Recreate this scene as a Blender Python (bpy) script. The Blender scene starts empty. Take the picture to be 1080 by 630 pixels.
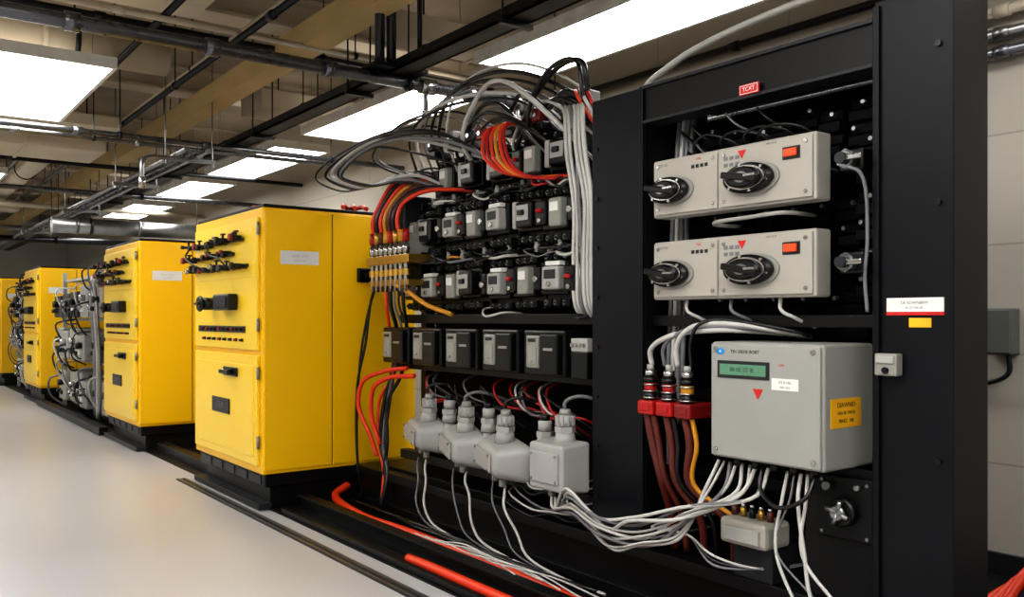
import bpy, bmesh, math, random
from mathutils import Vector, Matrix, Euler
random.seed(11)
scene = bpy.context.scene
scene.view_settings.view_transform = 'Standard'
try: scene.view_settings.look = 'Medium High Contrast'
except Exception: pass
COL = scene.collection
# ------------------------------------------------------------------ survey
CAMH = 1.4; F = 925.0; YAW = math.atan(690/925.0); HZ = 335.0
SN, CS = math.sin(YAW), math.cos(YAW)
def _d(u):
    a = (u-540)/F
    return SN + a*CS, CS - a*SN
def onx(u, v, X):
    dx, dy = _d(u); t = X/dx
    return Vector((X, t*dy, CAMH + (HZ-v)/F*t))

# ------------------------------------------------------------------ materials
def lin(h):
    h = h.lstrip('#'); o = []
    for i in (0, 2, 4):
        c = int(h[i:i+2], 16)/255
        o.append(c/12.92 if c <= .04045 else ((c+.055)/1.055)**2.4)
    return o
def mat(name, hexc, rough=.5, metal=0.0, var=.12, scale=8.0, bump=0.0, bscale=200, coat=0.0, rv=.06, spec=.5):
    m = bpy.data.materials.new(name); m.use_nodes = True
    nt = m.node_tree; b = nt.nodes['Principled BSDF']
    c = lin(hexc)
    tc = nt.nodes.new('ShaderNodeTexCoord')
    n = nt.nodes.new('ShaderNodeTexNoise'); n.inputs['Scale'].default_value = scale; n.inputs['Detail'].default_value = 4
    nt.links.new(tc.outputs['Object'], n.inputs['Vector'])
    r = nt.nodes.new('ShaderNodeValToRGB')
    r.color_ramp.elements[0].position = .3; r.color_ramp.elements[1].position = .7
    r.color_ramp.elements[0].color = [x*(1-var) for x in c]+[1]
    r.color_ramp.elements[1].color = [min(1, x*(1+var)) for x in c]+[1]
    nt.links.new(n.outputs['Fac'], r.inputs['Fac']); nt.links.new(r.outputs['Color'], b.inputs['Base Color'])
    mr = nt.nodes.new('ShaderNodeMapRange')
    mr.inputs['To Min'].default_value = max(.02, rough-rv); mr.inputs['To Max'].default_value = min(1, rough+rv)
    nt.links.new(n.outputs['Fac'], mr.inputs['Value']); nt.links.new(mr.outputs['Result'], b.inputs['Roughness'])
    b.inputs['Metallic'].default_value = metal
    b.inputs['Coat Weight'].default_value = coat
    b.inputs['Specular IOR Level'].default_value = spec
    if bump > 0:
        n2 = nt.nodes.new('ShaderNodeTexNoise'); n2.inputs['Scale'].default_value = bscale
        nt.links.new(tc.outputs['Object'], n2.inputs['Vector'])
        bp = nt.nodes.new('ShaderNodeBump'); bp.inputs['Strength'].default_value = bump; bp.inputs['Distance'].default_value = .002
        nt.links.new(n2.outputs['Fac'], bp.inputs['Height']); nt.links.new(bp.outputs['Normal'], b.inputs['Normal'])
    return m
def emis(name, hexc, s):
    m = bpy.data.materials.new(name); m.use_nodes = True
    b = m.node_tree.nodes['Principled BSDF']; c = lin(hexc)+[1]
    b.inputs['Base Color'].default_value = c; b.inputs['Emission Color'].default_value = c
    b.inputs['Emission Strength'].default_value = s
    return m
YEL = mat('yellow_paint', '#FAC400', .38, 0, .01, 1, .0, 300, .08, .01)
YEL_LIT = mat('yellow_paint_lit_face', '#FBD434', .34, 0, .01, 1, .0, 300, .1, .01)  # same cabinet yellow, lightened to paint in light on the aisle face
YSM = mat('yellow_seam_shadow', '#8a6200', .6, 0, .02, 1)
BLK = mat('black_paint', '#090a0c', .42, 0, .2, 5, .1, spec=.3)
BLK2 = mat('black_plastic', '#08090a', .34, 0, .2, 10, spec=.4)
FRM = mat('frame_paint', '#090b11', .40, .0, .15, 3, .1, spec=.25)
BACK = mat('back_panel_paint', '#050608', .7, 0, .2, 3, spec=.15)
DGR = mat('dark_grey', '#222428', .45, .2)
GRY = mat('grey_enamel', '#94948f', .4, .0, .04, 4, .05)
GRC = mat('grey_casting', '#a0a09d', .42, .0, .06, 6, .12)
LGR = mat('light_grey_plastic', '#a3a39f', .38, 0, .06, 6)
FACE = mat('meter_face_plastic', '#8d8d86', .35, 0, .08, 6)
PNL = mat('panel_beige_grey', '#a5a198', .42, 0, .04, 4, .05)
WBX = mat('wall_box_grey', '#5f625e', .45, 0, .05, 4)
WHT = mat('white_label', '#dcdcd8', .5, 0, .04)
WCB = mat('white_cable_sheath', '#b9b8b4', .38, 0, .06)
GCB = mat('grey_cable_sheath', '#6c6c70', .4, 0, .06)
BCB = mat('black_cable_sheath', '#0a0b0d', .3, 0, .1)
ORG = mat('orange_red_cable', '#dc3a14', .42, 0, .06)
BTN = mat('orange_button', '#e2501f', .35, 0, .03)
RED = mat('red_plastic', '#a81614', .38, 0, .08)
RED2 = mat('dark_red_plastic', '#7c1210', .4, 0, .08)
BRN = mat('red_brown_cable', '#5a2219', .4, 0, .1)
YCB = mat('yellow_cable', '#c98b20', .4, 0, .08)
MET = mat('zinc_metal', '#b5b5b3', .22, .95, .1, 20)
CHR = mat('steel_conduit', '#8f9091', .3, .9, .1, 10)
BRS = mat('brass', '#c09a4a', .3, .9, .1)
DCD = mat('dark_conduit', '#1c1d21', .3, .3, .1)
GCD = mat('grey_conduit', '#6c6e73', .28, .8, .1)
TXT = mat('text_ink', '#1b1c1f', .6)
TXW = mat('text_white', '#e8e8e8', .6)
REDL = mat('red_marking', '#bd1a18', .5)
YLB = mat('yellow_label', '#eeb01a', .5)
BLU = mat('blue_marking', '#1f86c9', .5)
LCD = mat('green_lcd', '#5c8a70', .25)
CRM = mat('cream_painted_steel', '#c2b8a5', .6, 0, .08, 2)
WOOD = mat('ochre_beam_paint', '#bda574', .6, 0, .1, 2)
CEIL = mat('ceiling_beige', '#8c806e', .85, 0, .25, 1.2)
WALLM = mat('plain_wall_paint', '#bfbbb2', .8, 0, .05, 1)
FIXM = mat('fixture_white', '#dededa', .5)
LAMP = emis('lamp_diffuser', '#fdfbf8', 8.7)
TOPGLOW = emis('added_top_glow', '#fff5e8', 1.5)  # added glow for fixture tops, only there to brighten the ceiling
INK = mat('faint_ink', '#6f7174', .6)
INK2 = mat('pale_ink', '#a9abae', .6)
FLR = mat('epoxy_floor', '#b7b6b7', .32, 0, .03, .8, 0, 200, .08)
TRN = mat('trench_black', '#0b0c0e', .5, 0, .3, 3, .2, 60, spec=.3)
def block_mat():
    m = mat('block_wall', '#b9b4aa', .75, 0, .05, 1)
    nt = m.node_tree; b = nt.nodes['Principled BSDF']
    tc = nt.nodes.new('ShaderNodeTexCoord')
    sx = nt.nodes.new('ShaderNodeSeparateXYZ'); cx = nt.nodes.new('ShaderNodeCombineXYZ')
    nt.links.new(tc.outputs['Object'], sx.inputs[0])
    nt.links.new(sx.outputs['Y'], cx.inputs['X']); nt.links.new(sx.outputs['Z'], cx.inputs['Y'])
    br = nt.nodes.new('ShaderNodeTexBrick'); br.inputs['Scale'].default_value = 1
    br.inputs['Brick Width'].default_value = 1.2; br.inputs['Row Height'].default_value = .6
    br.inputs['Mortar Size'].default_value = .005; br.inputs['Bias'].default_value = 0
    br.inputs['Color1'].default_value = lin('#b0aba1')+[1]; br.inputs['Color2'].default_value = lin('#aba69c')+[1]
    br.inputs['Mortar'].default_value = lin('#958f85')+[1]
    nt.links.new(cx.outputs[0], br.inputs['Vector']); nt.links.new(br.outputs['Color'], b.inputs['Base Color'])
    return m
BLOCK = block_mat()
CN = {BCB.name: 'black', GCB.name: 'grey', WCB.name: 'white', ORG.name: 'orange-red', YCB.name: 'yellow', BRN.name: 'red-brown', RED.name: 'red'}

# ------------------------------------------------------------------ builder
class MB:
    def __init__(s):
        s.bm = bmesh.new(); s.mats = []
    def mi(s, m):
        if m not in s.mats: s.mats.append(m)
        return s.mats.index(m)
    def _add(s, tmp, m, mtx=None, smooth=False):
        i = s.mi(m); mp = {}
        for v in tmp.verts:
            mp[v] = s.bm.verts.new(mtx @ v.co if mtx else v.co)
        for f in tmp.faces:
            try:
                nf = s.bm.faces.new([mp[v] for v in f.verts]); nf.material_index = i; nf.smooth = smooth
            except ValueError: pass
        tmp.free()
    def box(s, lo, hi, m, bev=0.0, seg=2, rot=None):
        lo = Vector(lo); hi = Vector(hi)
        t = bmesh.new(); bmesh.ops.create_cube(t, size=1)
        sz = hi-lo; c = (hi+lo)/2
        for v in t.verts: v.co = Vector((v.co.x*sz.x, v.co.y*sz.y, v.co.z*sz.z))
        if bev > 0:
            bmesh.ops.bevel(t, geom=t.edges[:], offset=min(bev, min(map(abs, sz))*.45), segments=seg, affect='EDGES', profile=.5)
        mt = Matrix.Translation(c)
        if rot: mt = mt @ Euler(rot).to_matrix().to_4x4()
        s._add(t, m, mt); return s
    def taper(s, lo, hi, m, k=.8, bev=0.0, smooth=False):
        lo = Vector(lo); hi = Vector(hi); sz = hi-lo; c = (hi+lo)/2
        t = bmesh.new(); bmesh.ops.create_cube(t, size=1)
        for v in t.verts:
            q = k if v.co.x < 0 else 1
            v.co = Vector((v.co.x*sz.x, v.co.y*sz.y*q, v.co.z*sz.z*q))
        if bev > 0: bmesh.ops.bevel(t, geom=t.edges[:], offset=bev, segments=4, affect='EDGES', profile=.5)
        s._add(t, m, Matrix.Translation(c), smooth); return s
    def cyl(s, p1, p2, r, m, seg=16, r2=None, bev=0.0, sx=1.0):
        p1 = Vector(p1); p2 = Vector(p2); d = p2-p1
        t = bmesh.new()
        bmesh.ops.create_cone(t, cap_ends=True, segments=seg, radius1=r, radius2=r if r2 is None else r2, depth=d.length)
        if bev > 0:
            es = [e for e in t.edges if any(len(f.verts) > 4 for f in e.link_faces)]
            bmesh.ops.bevel(t, geom=es, offset=bev, segments=2, affect='EDGES')
        mt = d.to_track_quat('Z', 'Y').to_matrix().to_4x4()
        if sx != 1.0: mt = Matrix.Diagonal((1, sx, 1, 1)) @ mt
        mt = Matrix.Translation((p1+p2)/2) @ mt
        i0 = len(s.bm.faces); s._add(t, m, mt)
        s.bm.faces.ensure_lookup_table()
        for f in list(s.bm.faces)[i0:]:
            if len(f.verts) <= 4 and seg >= 10: f.smooth = True
        return s
    def tube(s, pts, r, m, seg=8, n=6):
        pts = [Vector(p) for p in pts]
        if len(pts) > 2:
            P = [pts[0]*2-pts[1]]+pts+[pts[-1]*2-pts[-2]]; out = []
            for i in range(1, len(P)-2):
                a, b, c, d = P[i-1], P[i], P[i+1], P[i+2]
                t0 = 0; t1 = t0+max(1e-4, (b-a).length)**.5; t2 = t1+max(1e-4, (c-b).length)**.5; t3 = t2+max(1e-4, (d-c).length)**.5
                for k in range(n):
                    t = t1+(t2-t1)*k/n
                    A1 = a*((t1-t)/(t1-t0))+b*((t-t0)/(t1-t0)); A2 = b*((t2-t)/(t2-t1))+c*((t-t1)/(t2-t1)); A3 = c*((t3-t)/(t3-t2))+d*((t-t2)/(t3-t2))
                    B1 = A1*((t2-t)/(t2-t0))+A2*((t-t0)/(t2-t0)); B2 = A2*((t3-t)/(t3-t1))+A3*((t-t1)/(t3-t1))
                    out.append(B1*((t2-t)/(t2-t1))+B2*((t-t1)/(t2-t1)))
            out.append(pts[-1]); pts = out
        i = s.mi(m); up = None; rings = []
        for k, p in enumerate(pts):
            tg = (pts[min(k+1, len(pts)-1)]-pts[max(k-1, 0)])
            if tg.length < 1e-7: tg = Vector((0, 0, 1))
            tg.normalize()
            if up is None:
                up = tg.orthogonal().normalized()
            else:
                up = up - tg*up.dot(tg)
                up = tg.orthogonal().normalized() if up.length < 1e-5 else up.normalized()
            w = tg.cross(up)
            rings.append([s.bm.verts.new(p+(up*math.cos(2*math.pi*j/seg)+w*math.sin(2*math.pi*j/seg))*r) for j in range(seg)])
        for k in range(len(rings)-1):
            for j in range(seg):
                f = s.bm.faces.new([rings[k][j], rings[k][(j+1) % seg], rings[k+1][(j+1) % seg], rings[k+1][j]])
                f.material_index = i; f.smooth = True
        for rg, rv in ((rings[0], True), (rings[-1], False)):
            f = s.bm.faces.new(rg[::-1] if rv else rg); f.material_index = i
        return s
    def poly(s, pts, m):
        f = s.bm.faces.new([s.bm.verts.new(Vector(p)) for p in pts]); f.material_index = s.mi(m); return s
    def obj(s, name, parent=None, org=(0, 0, 0)):
        org = Vector(org)
        for v in s.bm.verts: v.co -= org
        me = bpy.data.meshes.new(name); bmesh.ops.recalc_face_normals(s.bm, faces=s.bm.faces[:])
        s.bm.to_mesh(me); s.bm.free()
        for m in s.mats: me.materials.append(m)
        o = bpy.data.objects.new(name, me); COL.objects.link(o)
        if parent: o.parent = parent
        else: o.location = org
        return o
def thing(name, org, label, cat, group=None):
    e = bpy.data.objects.new(name, None); e.empty_display_size = .1; COL.objects.link(e)
    e.location = org; e['label'] = label; e['category'] = cat
    if group: e['group'] = group
    return e
def tag(o, label, cat, group=None):
    o['label'] = label; o['category'] = cat
    if group: o['group'] = group
    return o
def structure(o):
    o['kind'] = 'structure'; return o
def dup(o, d, par=None):
    c = o.copy(); COL.objects.link(c)
    if par is None: c.location = o.location + Vector(d)
    else: c.parent = par
    for ch in [x for x in bpy.data.objects if x.parent == o and x != c]:
        dup(ch, None, c)
    return c
def textm(name, st, size, m, parent, org, loc, face='-X', sx=1.0):
    cu = bpy.data.curves.new(name, 'FONT'); cu.body = st; cu.size = size; cu.align_x = 'CENTER'; cu.align_y = 'CENTER'
    cu.extrude = .0004; cu.resolution_u = 3
    t = bpy.data.objects.new('tmp', cu); COL.objects.link(t)
    me = bpy.data.meshes.new_from_object(t.evaluated_get(bpy.context.evaluated_depsgraph_get()))
    bpy.data.objects.remove(t)
    R = Euler((math.pi/2, 0, -math.pi/2 if face == '-X' else 0)).to_matrix().to_4x4()
    me.transform(Matrix.Translation(Vector(loc)-Vector(org)) @ R @ Matrix.Diagonal((sx, 1, 1, 1)))
    me.materials.clear(); me.materials.append(m)
    o = bpy.data.objects.new(name, me); COL.objects.link(o); o.parent = parent
    return o
def cable(name, pts, r, m, label, group, n=6, seg=8):
    b = MB(); b.tube(pts, r, m, seg, n)
    return tag(b.obj(name, None, Vector(pts[0])), label, 'cable', group)
U = random.uniform

# ------------------------------------------------------------------ room shell
XW = 5.0; XL = -4.0; YB = -3.0; YF = 29.0; ZC = 4.2
structure(MB().box((XL, YB, -.1), (XW, YF, 0), FLR).obj('floor'))
structure(MB().box((XL, YB, ZC), (XW, YF, ZC+.1), CEIL).obj('ceiling'))
structure(MB().box((XW, YB, -.1), (XW+.1, YF, ZC+.1), BLOCK).obj('wall_right'))
structure(MB().box((XL-.1, YB, -.1), (XL, YF, ZC+.1), WALLM).obj('wall_left'))
structure(MB().box((XL, YF, -.1), (XW, YF+.1, ZC+.1), WALLM).obj('wall_far'))
structure(MB().box((XL, YB-.1, -.1), (XW, YB, ZC+.1), WALLM).obj('wall_back'))
structure(MB().box((2.40, .6, 0), (4.98, 28, .006), TRN).obj('trim_1'))
tr = MB(); tr.box((2.20, 1.0, 0), (2.285, 7.8, .006), DGR); tr.box((2.215, 1.0, .006), (2.225, 7.8, .012), CHR); tr.box((2.262, 1.0, .006), (2.27, 7.8, .012), CHR)
structure(tr.obj('trim_2'))
structure(MB().box((4.96, YB+.01, 0.006), (4.99, YF-.01, .12), DGR).obj('baseboard_right'))

for i, y in enumerate([2.2, 5.0, 7.4, 10.2, 13.2, 16.6, 20.2, 24.0]):
    b = MB(); b.box((XL+.01, y-.14, 3.92), (XW-.01, y+.14, 3.95), CRM); b.box((XL+.01, y-.012, 3.95), (XW-.01, y+.012, 4.17), CRM); b.box((XL+.01, y-.14, 4.17), (XW-.01, y+.14, 4.2), CRM)
    tag(b.obj('ceiling_beam', None, (0, y, 3.95)), 'cream painted steel I-beam spanning the open ceiling', 'beam', 'ceiling cross beams')
b = MB(); b.box((2.76, 3.0, 3.5), (2.96, 27, 3.53), WOOD); b.box((2.76, 3.0, 3.53), (2.79, 27, 3.66), WOOD); b.box((2.93, 3.0, 3.53), (2.96, 27, 3.66), WOOD); b.box((2.76, 3, 3.66), (2.96, 27, 3.69), WOOD)
tag(b.obj('ceiling_beam', None, (2.86, 3, 3.5)), 'ochre painted box beam running along the room under the ceiling', 'beam')
def duct(p1, p2, r, m, lab, step):
    p1 = Vector(p1); p2 = Vector(p2); d = (p2-p1); L = d.length; d.normalize()
    b = MB(); b.cyl(p1, p2, r, m, 24); s_ = .3
    while s_ < L-.3:
        c = p1+d*s_; b.cyl(c, c+d*.05, r*1.07, m, 24); s_ += step
    o = tag(b.obj('air_duct', None, p1), lab, 'duct')
    for k in (.2, .8):
        c = p1.lerp(p2, k); b = MB(); b.cyl(c-d*.02, c+d*.02, r*1.1, DCD, 24); b.cyl(c+Vector((0, 0, r)), (c.x, c.y, 4.2), .008, DCD, 8); b.obj('hanger', o, p1)
duct((1.2, 8.8, 3.70), (1.2, 27, 3.70), .2, CRM, 'round cream ventilation duct with joint bands under the ceiling', 2)
duct((2.0, 11.7, 3.60), (2.0, 27, 3.60), .14, CRM, 'narrow cream round duct under the ceiling', 3)
duct((-1.5, 8.1, 3.72), (2.2, 8.1, 3.72), .17, CRM, 'cream round duct crossing high above the aisle', 1.2)
duct((2.3, 14.5, 2.78), (4.95, 14.5, 2.78), .12, CHR, 'grey metal round duct crossing above the yellow cabinets', .9)
def rectduct(lo, hi, lab):
    b = MB(); b.box(lo, hi, CRM, .01); lo = Vector(lo); hi = Vector(hi); n_ = int((hi.x-lo.x)/.9)
    for k in range(1, n_+1):
        x = lo.x+k*(hi.x-lo.x)/(n_+1); b.box((x-.015, lo.y-.015, lo.z-.015), (x+.015, hi.y+.015, hi.z+.015), CRM, .003)
    o = tag(b.obj('air_duct', None, lo), lab, 'duct')
    for x in (lo.x+.3, hi.x-.3):
        MB().cyl((x, (lo.y+hi.y)/2, hi.z), (x, (lo.y+hi.y)/2, 4.2), .008, DCD, 8).obj('hanger', o, lo)
rectduct((-2.5, 10.45, 3.22), (2.2, 11.3, 3.36), 'flat cream rectangular duct crossing above the aisle')
rectduct((-2.5, 16.9, 3.22), (2.2, 17.4, 3.36), 'flat cream rectangular duct crossing above the aisle')
rectduct((3.3, 8.7, 3.55), (4.9, 9.3, 3.75), 'cream rectangular duct crossing above the equipment')
rectduct((.6, 5.9, 3.72), (2.1, 6.7, 3.88), 'flat cream rectangular duct against the ceiling beams')
rectduct((3.3, 5.85, 3.55), (4.9, 6.15, 3.75), 'cream rectangular duct crossing above the equipment')
rectduct((.3, 9.75, 3.36), (2.2, 10.05, 3.48), 'narrow cream rectangular duct crossing above the aisle')
b = MB(); x0, x1 = 3.0, 3.17; z0 = 3.13
b.box((x0, 2.5, z0), (x0+.02, 26, z0+.07), BLK); b.box((x1-.02, 2.5, z0), (x1, 26, z0+.07), BLK); b.box((x0, 2.5, z0), (x1, 26, z0+.012), BLK)
tray = tag(b.obj('cable_tray', None, (x0, 2.5, z0)), 'black steel cable tray running above the equipment row', 'cable tray')
for y in (4.1, 6.1, 8.1, 11.1, 14.1, 17.1, 20.1):
    b = MB()
    for x in (x0-.01, x1+.01): b.cyl((x, y, z0-.02), (x, y, 4.2), .007, DCD, 8)
    b.box((x0-.03, y-.02, z0-.03), (x1+.03, y+.02, z0), DCD); b.obj('hanger', tray, tray.location)
for j in range(3):
    cable('tray_cable', [(x0+.05+.035*j, 2.5, z0+.03), (x0+.05+.035*j, 9, z0+.035), (x0+.055+.03*j, 18, z0+.03), (x0+.05+.035*j, 26, z0+.03)], .013, BCB, 'black cable lying in the overhead cable tray', 'tray cables')
def conduit(p1, p2, r, m, label, joints=(), hang=None, group=None):
    p1 = Vector(p1); p2 = Vector(p2); b = MB(); b.cyl(p1, p2, r, m, 14)
    d = (p2-p1).normalized()
    for j in joints:
        c = p1.lerp(p2, j); b.cyl(c-d*.04, c+d*.04, r*1.3, m, 14)
    o = b.obj('conduit_pipe', None, p1); tag(o, label, 'pipe', group)
    for j in (hang or ()):
        b = MB(); c = p1.lerp(p2, j); b.cyl(c+Vector((0, 0, r)), (c.x, c.y, 4.2), .006, DCD, 8)
        b.cyl(c-d*.015, c+d*.015, r*1.3, DCD, 14)
        b.obj('hanger', o, p1)
    return o
g = 'crossing conduits'
mc = conduit((-3.9, 5.55, 3.1), (4.98, 5.55, 3.1), .044, GCD, 'prominent grey steel conduit crossing the room above the row', (.55, .64, .73, .82, .9, .95), (.3, .8), g)
for x in (3.35, 3.75, 4.2):
    b = MB(); b.cyl((x, 5.55, 3.1), (x, 5.55, 2.92), .018, CHR, 10); b.cyl((x, 5.55, 2.92), (x, 5.55, 2.88), .03, MET, 6); b.cyl((x-.05, 5.55, 3.1), (x+.05, 5.55, 3.1), .058, MET, 12)
    b.obj('pipe_fitting', mc, (-3.9, 5.55, 3.1))
conduit((2.6, 5.75, 3.16), (4.98, 5.75, 3.16), .024, CHR, 'silver steel conduit crossing above the equipment', (.2, .5, .8), (.9,), g)
conduit((-3.9, 8.75, 3.1), (4.98, 8.75, 3.1), .028, GCD, 'grey conduit crossing above the yellow cabinets', (.5, .62, .75), (.66, .9), g)
conduit((-3.9, 8.93, 3.08), (4.2, 8.93, 3.08), .022, CHR, 'thin silver conduit crossing above the yellow cabinets', (.5, .62, .75), (.7,), g)
conduit((-3.9, 7.0, 3.62), (4.98, 7.0, 3.62), .03, DCD, 'dark pipe crossing high under the beams', (.6,), (.8,), g)
conduit((-3.9, 6.4, 3.5), (4.98, 6.4, 3.5), .022, CRM, 'pale pipe crossing high under the beams', (.6,), (.8,), g)
conduit((-3.9, 11.6, 3.25), (4.98, 11.6, 3.25), .028, DCD, 'dark conduit crossing the far part of the room', (.6,), (.8,), g)
conduit((-3.9, 13.0, 3.1), (4.98, 13.0, 3.1), .035, GCD, 'grey conduit crossing the far part of the room', (.6,), (.8,), g)
conduit((-3.9, 15.9, 3.2), (4.98, 15.9, 3.2), .04, CRM, 'cream pipe crossing the far part of the room', (.6,), (.8,), g)
conduit((-3.9, 17.75, 3.0), (4.98, 17.75, 3.0), .04, CHR, 'silver conduit crossing the far part of the room', (.6,), (.8,), g)
conduit((-3.9, 19.6, 2.95), (4.98, 19.6, 2.95), .06, DCD, 'dark pipe crossing the far part of the room', (.6,), (.8,), g)
for k, (x, z, m) in enumerate([(2.44, 2.96, CHR), (2.54, 2.96, GCD), (2.64, 2.96, CHR)]):
    conduit((x, 8.3, z), (x, 26, z), .026, m, 'steel conduit running lengthwise above the cabinets', (.03, .15, .3, .5), (.4,), 'lengthwise conduits')
for y in (8.6, 10.6, 13.6, 17.5):
    b = MB(); b.box((2.3, y-.02, 2.89), (2.8, y+.02, 2.93), CHR)
    for x in (2.33, 2.77): b.cyl((x, y, 2.86), (x, y, 4.2), .007, CHR, 8); b.cyl((x, y, 2.86), (x, y, 2.89), .02, CHR, 6)
    for x in (2.44, 2.54, 2.64): b.cyl((x, y-.025, 2.96), (x, y+.025, 2.96), .036, MET, 12)
    if y < 9:
        b.tube([(2.33, y, 2.91), (2.15, y-.15, 2.88), (2.05, y-.3, 2.8), (2.04, y-.32, 2.6)], .02, CHR); b.cyl((2.04, y-.32, 2.56), (2.04, y-.32, 2.66), .03, MET, 12)
    tag(b.obj('pipe_bracket', None, (2.55, y, 2.86)), 'zinc strut trapeze with clamps holding three conduits', 'bracket', 'conduit trapeze brackets')
for x, z, m in ((2.25, 3.45, DCD), (2.4, 3.62, CRM), (3.45, 3.44, DCD), (3.6, 3.44, CRM), (.2, 3.54, CRM), (1.75, 3.55, DCD)):
    conduit((x, 3.5, z), (x, 26, z), .026, m, 'pipe running lengthwise under the ceiling', (.1, .3, .6), (.2, .5), 'ceiling pipes')
for x, r in ((2.9, .035), (2.99, .035), (3.22, .018)):
    b = MB(); b.cyl((x, 5.42, 3.17), (x, 5.42, 4.2), r, DCD, 14); b.box((x-.05, 5.38, 3.14), (x+.05, 5.60, 3.17), DCD, .005)
    tag(b.obj('drop_pipe', None, (x, 5.42, 3.17)), 'dark vertical drop pipe hanging from the ceiling', 'pipe', 'drop pipes')
for z, m in ((2.83, GCD), (2.93, CHR), (3.3, DCD), (3.05, CRM)):
    conduit((4.93, 1.0, z), (4.93, 7.0, z), .028, m, 'conduit fixed along the block wall', (.2, .5), None, 'wall conduits')

def fixture(x0, x1, y0, y1, z, g):
    org = ((x0+x1)/2, (y0+y1)/2, z)
    t = thing('ceiling_light', org, 'white rectangular ceiling light panel, lit', 'ceiling light', g)
    b = MB()
    b.box((x0-.03, y0-.03, z), (x0, y1+.03, z+.07), FIXM); b.box((x1, y0-.03, z), (x1+.03, y1+.03, z+.07), FIXM)
    b.box((x0, y0-.03, z), (x1, y0, z+.07), FIXM); b.box((x0, y1, z), (x1, y1+.03, z+.07), FIXM); b.box((x0-.03, y0-.03, z+.07), (x1+.03, y1+.03, z+.085), FIXM)
    b.obj('housing', t, org)
    MB().box((x0, y0, z+.01), (x1, y1, z+.03), LAMP).obj('diffuser', t, org)
    MB().box((x0+.05, y0+.05, z+.085), (x1-.05, y1-.05, z+.095), TOPGLOW).obj('ceiling_fill_glow', t, org)  # added emissive sheet on the housing, fills the ceiling with light
    for x in (x0+.1, x1-.1):
        for y in (y0+.2, y1-.2): MB().cyl((x, y, z+.08), (x, y, ZC), .003, CHR, 6).obj('suspension_wire', t, org)
for y in (-1.9, .7, 3.2): fixture(-1.2, -.1, y, y+2.2, 3.3, 'aisle light panels')
for y in (7.2, 13.3, 20.0): fixture(.5, 1.56, y, y+2.25, 3.3, 'aisle light panels')
for y in (-1.9, .7): fixture(.5, 1.52, y, y+2.2, 3.3, 'aisle light panels')
for y in (-.4, 3.05, 6.25, 9.4, 12.5, 15.6, 18.8): fixture(3.72, 4.34, y, y+2.35, 3.3, 'equipment row light panels')
for y in (7, 11.5, 14.2, 20.5, 24): fixture(-2.6, -1.5, y, y+2.3, 3.1, 'aisle light panels')

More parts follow.
